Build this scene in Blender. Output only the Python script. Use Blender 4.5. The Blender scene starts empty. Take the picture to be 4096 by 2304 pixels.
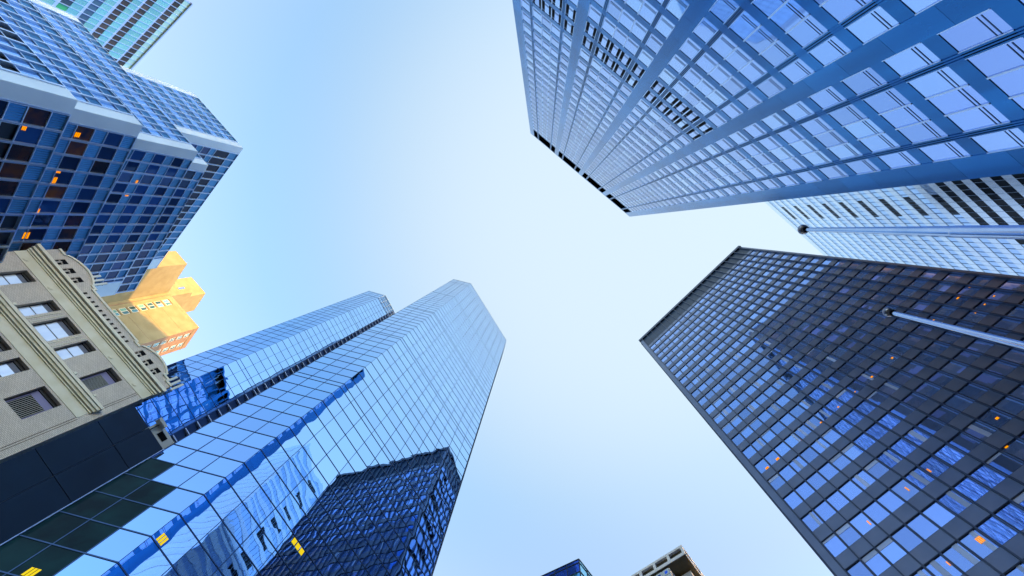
import bpy, math, random
from mathutils import Vector, Matrix
random.seed(7)
S = bpy.context.scene
COL = S.collection
R = math.radians

# ------------------------------------------------------------------ camera
EYE = 1.6
CM = Matrix(((0.997692, -0.009131, 0.067284), (0.0, -0.990916, -0.134481), (0.067900, 0.134171, -0.988629)))
cam = bpy.data.cameras.new("camera")
cam.lens = 15.996
cam.sensor_width = 36
cam.clip_start = 0.1
cam.clip_end = 5000
camo = bpy.data.objects.new("camera", cam)
camo.matrix_world = Matrix.Translation((0, 0, EYE)) @ CM.to_4x4()
COL.objects.link(camo)
S.camera = camo

# ------------------------------------------------------------------ sky, sun, exposure
SUN_AZ = R(-18)      # measured from +X towards +Y
SUN_EL = R(5.0)
w = bpy.data.worlds.new("World")
S.world = w
w.use_nodes = True
wn = w.node_tree
bg = wn.nodes["Background"]
sky = wn.nodes.new("ShaderNodeTexSky")
sky.sky_type = 'NISHITA'
sky.sun_disc = False
sky.sun_elevation = SUN_EL
sky.sun_rotation = R(90) - SUN_AZ
sky.air_density = 1.0
sky.dust_density = 1.0
sky.ozone_density = 1.0
# whitening glow added to the sky around the zenith, leaning towards the sun side
tcw = wn.nodes.new("ShaderNodeTexCoord")
dt = wn.nodes.new("ShaderNodeVectorMath"); dt.operation = 'DOT_PRODUCT'
glow_axis = Vector((0.20, 0.0, 1.0)).normalized()
dt.inputs[1].default_value = glow_axis
wn.links.new(tcw.outputs["Generated"], dt.inputs[0])
vr = wn.nodes.new("ShaderNodeMapRange"); vr.interpolation_type = 'SMOOTHERSTEP'
vr.inputs[1].default_value = 0.69; vr.inputs[2].default_value = 1.03; vr.inputs[3].default_value = 0.0; vr.inputs[4].default_value = 0.84
wn.links.new(dt.outputs["Value"], vr.inputs[0])
vx = wn.nodes.new("ShaderNodeMix"); vx.data_type = 'RGBA'
wn.links.new(vr.outputs[0], vx.inputs[0])
tint = wn.nodes.new("ShaderNodeVectorMath"); tint.operation = 'MULTIPLY'
sz = wn.nodes.new("ShaderNodeSeparateXYZ")
wn.links.new(tcw.outputs["Generated"], sz.inputs[0])
tm = wn.nodes.new("ShaderNodeValToRGB")      # sky tint by height; low part brightened as added fill for facades
els = tm.color_ramp.elements
els[0].position = 0.0; els[0].color = (1.15, 1.30, 1.45, 1)
els[1].position = 0.93; els[1].color = (0.92, 0.99, 1.03, 1)
for p_, c_ in ((0.22, (1.15, 1.25, 1.38, 1)), (0.5, (0.98, 0.96, 1.08, 1)), (0.74, (0.94, 0.88, 0.98, 1)), (0.84, (0.84, 0.92, 1.0, 1))):
    e_ = els.new(p_); e_.color = c_
wn.links.new(sz.outputs[2], tm.inputs[0])
wn.links.new(tm.outputs[0], tint.inputs[1])
wn.links.new(sky.outputs[0], tint.inputs[0])
wn.links.new(tint.outputs[0], vx.inputs[6])
vx.inputs[7].default_value = (0.72, 0.85, 0.95, 1)
wn.links.new(vx.outputs[2], bg.inputs[0])
bg.inputs[1].default_value = 0.15
sl = bpy.data.lights.new("sun", 'SUN')
sl.energy = 3.0
sl.angle = R(0.5)
sl.color = (0.70, 0.30, 0.05)
slo = bpy.data.objects.new("sun", sl)
sd = Vector((math.cos(SUN_AZ) * math.cos(SUN_EL), math.sin(SUN_AZ) * math.cos(SUN_EL), math.sin(SUN_EL)))
slo.rotation_euler = sd.to_track_quat('Z', 'Y').to_euler()
slo.location = (0, 0, 300)
COL.objects.link(slo)
S.view_settings.view_transform = 'Standard'
S.view_settings.look = 'None'
S.view_settings.exposure = 2.9
S.view_settings.gamma = 1
S.cycles.max_bounces = 8
S.cycles.glossy_bounces = 5

# ------------------------------------------------------------------ materials
def mat(name, col, rough=0.5, metal=0.0, col2=None, nscale=0.3, bump=0.0, bscale=1.0, tone=0.0, spec=0.5,
        ribs=None, ior=1.5, emit=None, stretch=None, bdist=0.02):
    m = bpy.data.materials.new(name)
    m.use_nodes = True
    nt = m.node_tree
    N, L = nt.nodes, nt.links
    b = N["Principled BSDF"]
    b.inputs["Roughness"].default_value = rough
    b.inputs["Metallic"].default_value = metal
    b.inputs["IOR"].default_value = ior
    b.inputs["Specular IOR Level"].default_value = spec
    c = (*col, 1)
    b.inputs["Base Color"].default_value = c
    tc = N.new("ShaderNodeTexCoord")
    src = None
    if col2 is not None:
        no = N.new("ShaderNodeTexNoise")
        no.inputs["Scale"].default_value = nscale
        no.inputs["Detail"].default_value = 5
        if stretch:
            mp = N.new("ShaderNodeMapping")
            mp.inputs["Scale"].default_value = stretch
            L.new(tc.outputs["UV"], mp.inputs[0])
            L.new(mp.outputs[0], no.inputs["Vector"])
        else:
            L.new(tc.outputs["Object"], no.inputs["Vector"])
        rp = N.new("ShaderNodeMapRange")
        rp.inputs[1].default_value = 0.35
        rp.inputs[2].default_value = 0.65
        L.new(no.outputs[0], rp.inputs[0])
        mx = N.new("ShaderNodeMix")
        mx.data_type = 'RGBA'
        mx.inputs[6].default_value = c
        mx.inputs[7].default_value = (*col2, 1)
        L.new(rp.outputs[0], mx.inputs[0])
        src = mx.outputs[2]
    if tone:
        at = N.new("ShaderNodeAttribute")
        at.attribute_name = "tone"
        mr = N.new("ShaderNodeMapRange")
        mr.inputs[3].default_value = 1 - tone
        mr.inputs[4].default_value = 1 + tone
        L.new(at.outputs["Fac"], mr.inputs[0])
        vm = N.new("ShaderNodeVectorMath")
        vm.operation = 'SCALE'
        if src:
            L.new(src, vm.inputs[0])
        else:
            vm.inputs[0].default_value = col
        L.new(mr.outputs[0], vm.inputs["Scale"])
        src = vm.outputs[0]
    if ribs:
        sx = N.new("ShaderNodeSeparateXYZ")
        L.new(tc.outputs["UV"], sx.inputs[0])
        mu = N.new("ShaderNodeMath"); mu.operation = 'MULTIPLY'; mu.inputs[1].default_value = 2 * math.pi / ribs
        L.new(sx.outputs[0], mu.inputs[0])
        sn = N.new("ShaderNodeMath"); sn.operation = 'SINE'
        L.new(mu.outputs[0], sn.inputs[0])
        bp = N.new("ShaderNodeBump"); bp.inputs["Strength"].default_value = 0.9; bp.inputs["Distance"].default_value = 0.03
        L.new(sn.outputs[0], bp.inputs["Height"])
        L.new(bp.outputs[0], b.inputs["Normal"])
    if src:
        L.new(src, b.inputs["Base Color"])
    if bump:
        nb = N.new("ShaderNodeTexNoise")
        nb.inputs["Scale"].default_value = bscale
        nb.inputs["Detail"].default_value = 1.0
        L.new(tc.outputs["Object"], nb.inputs["Vector"])
        bp = N.new("ShaderNodeBump")
        bp.inputs["Strength"].default_value = bump
        bp.inputs["Distance"].default_value = bdist
        L.new(nb.outputs[0], bp.inputs["Height"])
        L.new(bp.outputs[0], b.inputs["Normal"])
    if emit:
        b.inputs["Emission Color"].default_value = (*emit[0], 1)
        b.inputs["Emission Strength"].default_value = emit[1]
    return m

def brick(name, c1, c2, mortar, bw, bh, ms=0.012, rough=0.85):
    m = bpy.data.materials.new(name)
    m.use_nodes = True
    nt = m.node_tree
    N, L = nt.nodes, nt.links
    b = N["Principled BSDF"]
    b.inputs["Roughness"].default_value = rough
    tc = N.new("ShaderNodeTexCoord")
    t = N.new("ShaderNodeTexBrick")
    t.inputs["Color1"].default_value = (*c1, 1)
    t.inputs["Color2"].default_value = (*c2, 1)
    t.inputs["Mortar"].default_value = (*mortar, 1)
    t.inputs["Scale"].default_value = 1
    t.inputs["Mortar Size"].default_value = ms
    t.inputs["Brick Width"].default_value = bw
    t.inputs["Row Height"].default_value = bh
    L.new(tc.outputs["UV"], t.inputs["Vector"])
    no = N.new("ShaderNodeTexNoise")
    no.inputs["Scale"].default_value = 0.5
    no.inputs["Detail"].default_value = 6
    L.new(tc.outputs["UV"], no.inputs["Vector"])
    mr = N.new("ShaderNodeMapRange")
    mr.inputs[3].default_value = 0.78
    mr.inputs[4].default_value = 1.15
    L.new(no.outputs[0], mr.inputs[0])
    vm = N.new("ShaderNodeVectorMath"); vm.operation = 'SCALE'
    L.new(t.outputs[0], vm.inputs[0])
    L.new(mr.outputs[0], vm.inputs["Scale"])
    L.new(vm.outputs[0], b.inputs["Base Color"])
    bp = N.new("ShaderNodeBump"); bp.inputs["Distance"].default_value = 0.01; bp.inputs["Strength"].default_value = 0.6; bp.invert = True
    L.new(t.outputs["Fac"], bp.inputs["Height"])
    L.new(bp.outputs[0], b.inputs["Normal"])
    return m

M = {}
M['steel'] = mat('blue_steel', (0.014, 0.19, 0.50), 0.22, 0.7, (0.008, 0.12, 0.34), 0.6, stretch=(0.9, 0.06, 1), tone=0.12)
M['steel_light'] = mat('bright_trim', (0.62, 0.74, 0.95), 0.35, 0.6)
M['dark_line'] = mat('dark_gasket', (0.01, 0.025, 0.06), 0.5)
M['black'] = mat('black_void', (0.004, 0.005, 0.008), 0.9, spec=0.1)
M['glass_lav'] = mat('lavender_glass', (0.43, 0.59, 0.99), 0.03, 0.9, tone=0.16, bump=0.04, bscale=0.35)
M['mirror'] = mat('mirror_glass', (0.35, 0.62, 1.0), 0.012, 1.0, tone=0.05, bump=0.55, bscale=0.42)
M['reflection_pane'] = mat('dark_reflection_glass', (0.004, 0.018, 0.03), 0.03, 0.0, (0.008, 0.045, 0.06), 0.5, ior=1.3, spec=0.12)  # mirror tower panes with a dark reflection put into their colour
M['mullion'] = mat('dark_mullion', (0.05, 0.10, 0.21), 0.3, 0.8)
M['louver_dark'] = mat('dark_louver', (0.012, 0.02, 0.05), 0.4, 0.3, ribs=0.22)
M['navy_panel'] = mat('navy_panel', (0.004, 0.016, 0.042), 0.4, 0.0, (0.007, 0.027, 0.065), 0.25, spec=0.3)
M['white_metal'] = mat('white_metal', (0.50, 0.66, 0.84), 0.4, 0.4, (0.43, 0.58, 0.76), 0.2)
M['fin'] = mat('white_fin', (0.50, 0.68, 0.95), 0.3, 0.7)
M['blue_glass'] = mat('blue_glass', (0.27, 0.53, 0.90), 0.03, 0.95, tone=0.15, bump=0.05, bscale=0.5)
M['navy_glass'] = mat('navy_glass', (0.008, 0.048, 0.22), 0.03, 0.0, tone=0.7, ior=1.5, spec=0.28, bump=0.06, bscale=0.5)  # dark copy for lower faces; dark reflections and interiors put into the colour
M['brown_glass'] = mat('brown_glass', (0.10, 0.034, 0.006), 0.03, 0.0, (0.008, 0.01, 0.035), 0.5, tone=0.8, ior=1.5, bump=0.06, bscale=0.5)
M['rib_panel'] = mat('ribbed_panel', (0.035, 0.19, 0.43), 0.3, 0.75, tone=0.15, ribs=0.26)
M['charcoal'] = mat('charcoal_metal', (0.11, 0.145, 0.24), 0.3, 0.3, (0.14, 0.175, 0.275), 0.4)
M['charcoal_fin'] = mat('charcoal_fin', (0.012, 0.026, 0.07), 0.35, 0.2)
M['bk_glass'] = mat('tinted_glass', (0.25, 0.42, 0.86), 0.02, 0.78, tone=0.25, bump=0.05, bscale=0.5, ior=2.2)
M['blind'] = mat('window_blind', (0.45, 0.52, 0.72), 0.4, 0.3, tone=0.2)
M['white_panel'] = mat('white_panel', (0.84, 0.91, 1.0), 0.22, 0.8, tone=0.05)
M['pale_glass'] = mat('pale_blue_glass', (0.55, 0.74, 1.0), 0.08, 0.9, tone=0.06)
M['dark_glass'] = mat('dark_glass', (0.012, 0.018, 0.028), 0.06, 0.0, ior=1.3, spec=0.12, tone=0.5, bump=0.15, bscale=0.7)
M['teal'] = mat('teal_panel', (0.16, 0.52, 0.66), 0.25, 0.85, (0.22, 0.60, 0.64), 0.12, tone=0.12)
M['teal_pale'] = mat('pale_teal_panel', (0.42, 0.74, 0.74), 0.3, 0.9, tone=0.08)
M['teal_dark'] = mat('dark_band_glass', (0.014, 0.02, 0.038), 0.08, 0.0, tone=0.5)
M['teal_navy'] = mat('navy_band_glass', (0.01, 0.05, 0.2), 0.08, 0.0, tone=0.5)
M['green_glass'] = mat('green_band_glass', (0.01, 0.2, 0.19), 0.08, 0.0, tone=0.4)
M['lav_line'] = mat('lavender_trim', (0.52, 0.66, 0.92), 0.28, 1.0)
M['ochre'] = mat('ochre_render', (0.19, 0.19, 0.135), 0.85, 0.0, (0.155, 0.15, 0.10), 0.35, bump=0.2, bscale=2)
M['ochre_pink'] = mat('pink_ochre_render', (0.20, 0.145, 0.125), 0.85, 0.0, (0.17, 0.12, 0.10), 0.4)
M['white_frame'] = mat('white_frame', (0.55, 0.57, 0.58), 0.5)
M['sash_glass'] = mat('sash_glass', (0.10, 0.30, 0.38), 0.05, 0.5, tone=0.7)
M['tan_brick'] = brick('tan_brick', (0.76, 0.73, 0.70), (0.66, 0.635, 0.61), (0.28, 0.265, 0.245), 0.36, 0.13)
M['tan_brick_v'] = brick('tan_brick_stack', (0.36, 0.31, 0.25), (0.29, 0.25, 0.20), (0.12, 0.10, 0.08), 0.13, 0.4)
M['cream'] = mat('cream_terracotta', (0.76, 0.77, 0.67), 0.6, 0.0, (0.66, 0.66, 0.53), 0.7, bump=0.1, bscale=3)
M['cream_light'] = mat('pale_terracotta', (0.80, 0.81, 0.73), 0.6, 0.0, (0.74, 0.73, 0.63), 0.8)
M['seam'] = mat('dark_seam', (0.06, 0.045, 0.02), 0.8)
M['side_wall'] = mat('weathered_wall', (0.50, 0.45, 0.39), 0.85, 0.0, (0.32, 0.29, 0.26), 0.25, bump=0.3, bscale=1.2)
M['win_frame'] = mat('black_frame', (0.012, 0.012, 0.02), 0.4)
M['shade_glass'] = mat('shaded_glass', (0.62, 0.74, 0.92), 0.08, 0.35, (0.75, 0.86, 0.98), 0.9, stretch=(1.2, 0.3, 1))
M['blackglass'] = mat('grey_pane', (0.09, 0.10, 0.14), 0.1)
M['violet'] = mat('violet_panel', (0.20, 0.20, 0.42), 0.4)
M['bronze'] = mat('bronze_ball', (0.30, 0.24, 0.26), 0.28, 0.9, (0.2, 0.2, 0.24), 6)
M['pole'] = mat('brushed_pole', (0.62, 0.68, 0.80), 0.2, 0.95, (0.5, 0.57, 0.7), 2)
M['antenna'] = mat('antenna_white', (0.6, 0.66, 0.68), 0.45)
M['dark_metal'] = mat('dark_metal', (0.03, 0.045, 0.07), 0.5, 0.4)
M['beige'] = mat('beige_concrete', (0.82, 0.75, 0.72), 0.8, 0.0, (0.74, 0.67, 0.64), 0.3)
M['soffit'] = mat('bronze_soffit', (0.10, 0.085, 0.045), 0.6)
M['deep_blue'] = mat('deep_blue_glass', (0.05, 0.14, 0.62), 0.04, 0.6, tone=0.3, bump=0.08, bscale=0.7)
M['cyan_glass'] = mat('cyan_glass', (0.2, 0.62, 0.85), 0.04, 0.7, tone=0.2)
M['asphalt'] = mat('asphalt', (0.05, 0.05, 0.052), 0.9, 0.0, (0.06, 0.06, 0.06), 2)
M['paving'] = mat('paving', (0.25, 0.24, 0.23), 0.85, 0.0, (0.2, 0.2, 0.19), 1.5)
M['orange_lamp'] = mat('orange_lamp', (0.2, 0.05, 0.0), 1.0, spec=0.0, emit=((1.0, 0.30, 0.0), 0.18))
M['yellow_lamp'] = mat('yellow_lamp', (0.35, 0.25, 0.02), 1.0, spec=0.0, emit=((1.0, 0.72, 0.01), 0.11))
M['side_stone'] = mat('brown_stone', (0.085, 0.07, 0.075), 0.5, 0.2, (0.06, 0.05, 0.06), 0.4)
M['blue_line'] = mat('blue_grey_joint', (0.28, 0.40, 0.62), 0.5)
M['dark_band'] = mat('dark_plant_glass', (0.005, 0.018, 0.06), 0.15, 0.0, spec=0.12, tone=0.3)
M['brown_pane'] = mat('brown_pane', (0.16, 0.10, 0.10), 0.5, tone=0.4)
M['rust'] = mat('rust_patch', (0.10, 0.03, 0.025), 0.9)

# ------------------------------------------------------------------ mesh helpers
class MB:
    def __init__(s):
        s.v = []; s.f = []; s.uv = []; s.mi = []; s.tone = []; s.mats = []
    def slot(s, m):
        if m not in s.mats:
            s.mats.append(m)
        return s.mats.index(m)
    def poly(s, pts, m, uvs=None, tone=None):
        k = len(s.v)
        s.v += [tuple(p) for p in pts]
        s.f.append(tuple(range(k, k + len(pts))))
        s.uv.append(uvs or [(0, 0)] * len(pts))
        s.mi.append(s.slot(m))
        s.tone.append(random.random() if tone is None else tone)
    def build(s, name, parent=None):
        me = bpy.data.meshes.new(name)
        o0 = parent.matrix_world.translation if parent else Vector((0, 0, 0))
        if parent is not None:
            o0 = Vector(parent['base'])
        me.from_pydata([(x - o0[0], y - o0[1], z - o0[2]) for x, y, z in s.v], [], s.f)
        for m in s.mats:
            me.materials.append(M[m])
        me.polygons.foreach_set("material_index", s.mi)
        ul = me.uv_layers.new(name="UVMap")
        ul.data.foreach_set("uv", [c for f in s.uv for p in f for c in p])
        at = me.attributes.new("tone", 'FLOAT', 'FACE')
        at.data.foreach_set("value", s.tone)
        me.update()
        o = bpy.data.objects.new(name, me)
        COL.objects.link(o)
        if parent is not None:
            o.parent = parent if parent.type == 'EMPTY' or True else None
            o['base'] = list(parent['base'])
        return o
    # world-axis helpers
    def prism(s, poly, z0, z1, m, cap=None, bottom=True):
        n = len(poly)
        d = 0
        for i in range(n):
            a, b = poly[i], poly[(i + 1) % n]
            l = math.hypot(b[0] - a[0], b[1] - a[1])
            s.poly([(a[0], a[1], z0), (b[0], b[1], z0), (b[0], b[1], z1), (a[0], a[1], z1)], m,
                   [(d, z0), (d + l, z0), (d + l, z1), (d, z1)])
            d += l
        s.poly([(p[0], p[1], z1) for p in poly], cap or m)
        if bottom:
            s.poly([(p[0], p[1], z0) for p in poly][::-1], cap or m)
    def tube(s, pts, rads, m, seg=16, caps=True):
        rings = []
        for i, p in enumerate(pts):
            p = Vector(p)
            t = Vector(pts[min(i + 1, len(pts) - 1)]) - Vector(pts[max(i - 1, 0)])
            t.normalize()
            a = t.orthogonal().normalized()
            b = t.cross(a)
            rings.append([p + (a * math.cos(2 * math.pi * k / seg) + b * math.sin(2 * math.pi * k / seg)) * rads[i] for k in range(seg)])
        for i in range(len(rings) - 1):
            for k in range(seg):
                s.poly([rings[i][k], rings[i][(k + 1) % seg], rings[i + 1][(k + 1) % seg], rings[i + 1][k]], m)
        if caps:
            s.poly(rings[0][::-1], m)
            s.poly(rings[-1], m)

class Face:
    """vertical facade frame: u along, z up, d outwards"""
    def __init__(s, p0, p1, toward=(0, 0)):
        s.p = Vector((p0[0], p0[1])); q = Vector((p1[0], p1[1]))
        s.W = (q - s.p).length
        s.e = (q - s.p) / s.W
        n = Vector((s.e.y, -s.e.x))
        if (Vector(toward) - s.p).dot(n) < 0:
            n = -n
        s.n = n
        s.flip = (s.e.x * n.y - s.e.y * n.x) > 0
    def pt(s, u, z, d=0.0):
        return (s.p.x + s.e.x * u + s.n.x * d, s.p.y + s.e.y * u + s.n.y * d, z)
    def quad(s, mb, u0, u1, z0, z1, d, m, tone=None, jit=0.0):
        c = [(u0, z0), (u1, z0), (u1, z1), (u0, z1)]
        if s.flip:
            c = [c[1], c[0], c[3], c[2]]
        mb.poly([s.pt(u, z, d + (random.uniform(-jit, jit) if jit else 0)) for u, z in c], m, c, tone)
    def box(s, mb, u0, u1, z0, z1, d0, d1, m, m2=None, tone=None):
        t = random.random() if tone is None else tone
        m2 = m2 or m
        s.quad(mb, u0, u1, z0, z1, d1, m, t)
        P = s.pt
        for (a, b) in (((u0, z0), (u1, z0)), ((u1, z1), (u0, z1)), ((u1, z0), (u1, z1)), ((u0, z1), (u0, z0))):
            mb.poly([P(*a, d0), P(*b, d0), P(*b, d1), P(*a, d1)], m2,
                    [(a[0], a[1]), (b[0], b[1]), (b[0] + d1 - d0, b[1]), (a[0] + d1 - d0, a[1])], t)
    def boxc(s, mb, u0, u1, z0, z1, d0, d1, m):
        s.box(mb, u0, u1, z0, z1, d0, d1, m)
        s.quad(mb, u0, u1, z0, z1, d0, m)

def empty(name, base, label, cat, group=None):
    o = bpy.data.objects.new(name, None)
    o.empty_display_size = 1
    o.location = base
    COL.objects.link(o)
    o['base'] = list(base)
    o['label'] = label
    o['category'] = cat
    if group:
        o['group'] = group
    return o

def structure(name, mb):
    o = mb.build(name)
    o['kind'] = 'structure'
    return o

CT = CM.transposed()
def seen(pt):
    """rough picture position (0..1) of a point and its depth, used only to rank how large repeats show"""
    c = CT @ (Vector(pt) - Vector((0, 0, EYE)))
    if c.z > -0.1:
        return None
    f = 1820 / 4096
    return 0.5 + f * c.x / -c.z, 0.5 - f * c.y / -c.z * 4096 / 2304

def area(pts):
    q = [seen(p) for p in pts]
    if any(x is None for x in q):
        return 0
    cx = sum(x for x, y in q) / len(q); cy = sum(y for x, y in q) / len(q)
    if not (-0.01 < cx < 1.01 and -0.02 < cy < 1.02):
        return 0
    return abs(sum(q[i][0] * q[(i + 1) % len(q)][1] - q[(i + 1) % len(q)][0] * q[i][1] for i in range(len(q)))) / 2

def repeat(name, items, parent, limit=100, sub=None):
    """items: (rank, builder(mb), sub-builder(mb) or None). The largest become parts, the rest one part marked stuff."""
    items = sorted(items, key=lambda t: -t[0])
    n = limit if len(items) > limit else len(items)
    for it in items[:n]:
        mb = MB(); it[1](mb)
        o = mb.build(name, parent)
        if sub and len(it) > 2 and it[2]:
            sb = MB(); it[2](sb)
            sb.build(sub, o)
    if len(items) > n:
        mb = MB(); sb = MB()
        for it in items[n:]:
            it[1](mb)
            if sub and len(it) > 2 and it[2]:
                it[2](sb)
        o = mb.build(name, parent); o['kind'] = 'stuff'
        if sb.f:
            q = sb.build(sub, o); q['kind'] = 'stuff'

def off(p, e, k):
    return (p[0] + e[0] * k, p[1] + e[1] * k)

# ------------------------------------------------------------------ ground
mb = MB()
mb.poly([(-900, -900, 0), (900, -900, 0), (900, 900, 0), (-900, 900, 0)], 'asphalt')
structure('street', mb)
mb = MB()
mb.prism([(-14, -6), (2.6, -6), (13.5, 8), (-3, 24), (-12, 14)], 0.004, 0.14, 'paving')
structure('pavement', mb)

# ------------------------------------------------------------------ blue steel tower, upper right
def steel_tower():
    f = Face((-4.29, -29.37), (27.71, -3.07))
    W, H = f.W, 152.0
    t = empty('office_tower', (*f.pt(W / 2, 0)[:2], 0), 'tall blue steel tower with lavender windows and two rows of black louvres', 'building')
    D = -62
    mb = MB()
    back = [f.pt(0.05, 0, -0.3)[:2], f.pt(W - 0.05, 0, -0.3)[:2], f.pt(W - 0.05, 0, D)[:2], f.pt(0.05, 0, D)[:2]]
    mb.prism(back, 0, 141.2, 'steel')
    mb.prism([f.pt(0.05, 0, -2.3)[:2], f.pt(W - 0.05, 0, -2.3)[:2], f.pt(W - 0.05, 0, D)[:2], f.pt(0.05, 0, D)[:2]], 141.2, 151.0, 'steel')
    mb.build('wall', t)
    for sgn, uu in ((1, W), (-1, 0.0)):
        g = Face(f.pt(uu, 0)[:2], f.pt(uu, 0, D)[:2], toward=f.pt(uu + 30 * sgn, 0)[:2])
        mb = MB(); g.box(mb, 0.0, -D, 0, 151.4, -0.2, 0.02, 'side_stone'); mb.build('side_wall', t)
        mb = MB()
        for k in range(-8, 30):
            for i in range(16):
                u = 1.4 + 3.6 * i
                g.quad(mb, u, u + 2.5, 31.25 + 3.77 * k - 2.5, 31.25 + 3.77 * k, 0.04, random.choice(('violet', 'teal_dark', 'teal_dark', 'brown_pane')), jit=0.01)
        o = mb.build('side_window', t); o['kind'] = 'stuff'
    # roof cap with a dark soffit over the recessed top storey
    mb = MB()
    f.boxc(mb, 0, W, 151.4, 152, D, 0.03, 'steel')
    mb.build('parapet', t)
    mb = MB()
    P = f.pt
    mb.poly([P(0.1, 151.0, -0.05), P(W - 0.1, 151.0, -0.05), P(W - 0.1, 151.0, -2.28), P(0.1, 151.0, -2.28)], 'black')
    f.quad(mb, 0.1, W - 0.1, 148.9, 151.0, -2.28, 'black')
    f.box(mb, 0, W, 151.0, 151.4, -2.3, 0.03, 'steel')
    mb.build('top_recess', t)
    starts = (1.55, 11.40, 21.25, 31.10)
    piers = [(0, 1.55), (9.95, 11.40), (19.80, 21.25), (29.65, 31.10), (39.50, W)]
    for a, b in piers:
        mb = MB()
        z = 0
        while z < 151:
            f.box(mb, a, b, z, min(z + 3.75, 151.0), -0.3, 0.04, 'steel')
            z += 3.77
        mb.build('pier', t)
    tops = [31.25 + 3.77 * k for k in range(-8, 30)]
    sp = []
    for k, tp in enumerate(tops):
        def bs(m, z0=tp, z1=tp + 1.02):
            for s0 in starts:
                for a, b in ((0, 4.2), (4.2, 8.4)):
                    f.box(m, s0 + a, s0 + b, z0, z1, -0.3, 0.0, 'steel')
        sp.append((100 - k, bs))
    repeat('spandrel', sp, t)
    mul = []
    for s0 in starts:
        for c in (1.71, 6.71):
            mb = MB()
            u = s0 + c
            f.box(mb, u - 0.21, u - 0.12, 0, 151.0, -0.3, 0.07, 'steel')
            f.box(mb, u + 0.12, u + 0.21, 0, 151.0, -0.3, 0.07, 'steel')
            f.quad(mb, u - 0.12, u + 0.12, 0, 151.0, -0.03, 'dark_line')
            f.box(mb, u - 0.04, u + 0.04, 0, 151.0, -0.03, 0.07, 'steel')
            mb.build('mullion', t)
    items = []; louv = []; slots = []
    for k, tp in enumerate(tops):
        for mi, s0 in enumerate(starts):
            cols = [(0.0, 1.50), (1.92, 3.45), (3.45, 4.98), (4.98, 6.50), (6.92, 8.40)]
            for ci, (a, b) in enumerate(cols):
                u0, u1, z0, z1 = s0 + a, s0 + b, tp - 2.75, tp
                is_l = k - 8 in (7, 8) and mi < 3
                def pane(m, u0=u0, u1=u1, z0=z0, z1=z1):
                    f.quad(m, u0, u1, z0, z1, -0.035, 'glass_lav', jit=0.004)
                def fr(m, u0=u0, u1=u1, z0=z0, z1=z1, ci=ci):
                    wl = 0.05
                    f.box(m, u0, u0 + wl, z0, z1, -0.04, 0.04, 'steel_light')  # pale jambs: real light strips, plus reflected edge highlights put into the colour
                    f.box(m, u1 - wl, u1, z0, z1, -0.04, 0.04, 'steel_light')
                    f.box(m, u0 + 0.13, u1 - wl, z0 + 0.51, z0 + 0.56, -0.04, -0.015, 'mullion')
                    f.box(m, u0 + 0.13, u1 - wl, z0 + 0.75, z0 + 0.79, -0.04, -0.015, 'mullion')
                items.append((area([f.pt(u0, z0), f.pt(u1, z0), f.pt(u1, z1), f.pt(u0, z1)]), pane, fr))
                if is_l:
                    def lv(m, u0=u0, u1=u1, z0=z0, z1=z1):
                        w_ = u1 - u0
                        for a_, b_ in ((0.05, 0.29), (0.72, 0.94)):
                            f.box(m, u0 + a_ * w_, u0 + b_ * w_, z0 + 0.05, z1 - 0.55, -0.03, -0.012, 'black')
                            f.box(m, u0 + a_ * w_, u0 + b_ * w_, z1 - 0.35, z1 - 0.1, -0.03, -0.012, 'black')
                    louv.append((1, lv))
                elif k > 18 and random.random() < 0.02 and mi < 3:
                    mb = MB(); f.box(mb, u0, u1, z1 - 0.25, z1 - 0.05, -0.03, -0.012, 'black'); slots.append(mb)
    repeat('window', items, t, 100, 'window_frame')
    repeat('louvre', louv, t)
    for mb in slots:
        mb.build('open_vent', t)
    # back wall of the recessed top storey is split by slim posts
    for s0 in starts:
        mb = MB()
        for c in (3.45, 4.98):
            f.box(mb, s0 + c - 0.06, s0 + c + 0.06, 141.2, 151, -2.3, -1.6, 'steel_light')
        mb.build('post', t)
steel_tower()

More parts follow.
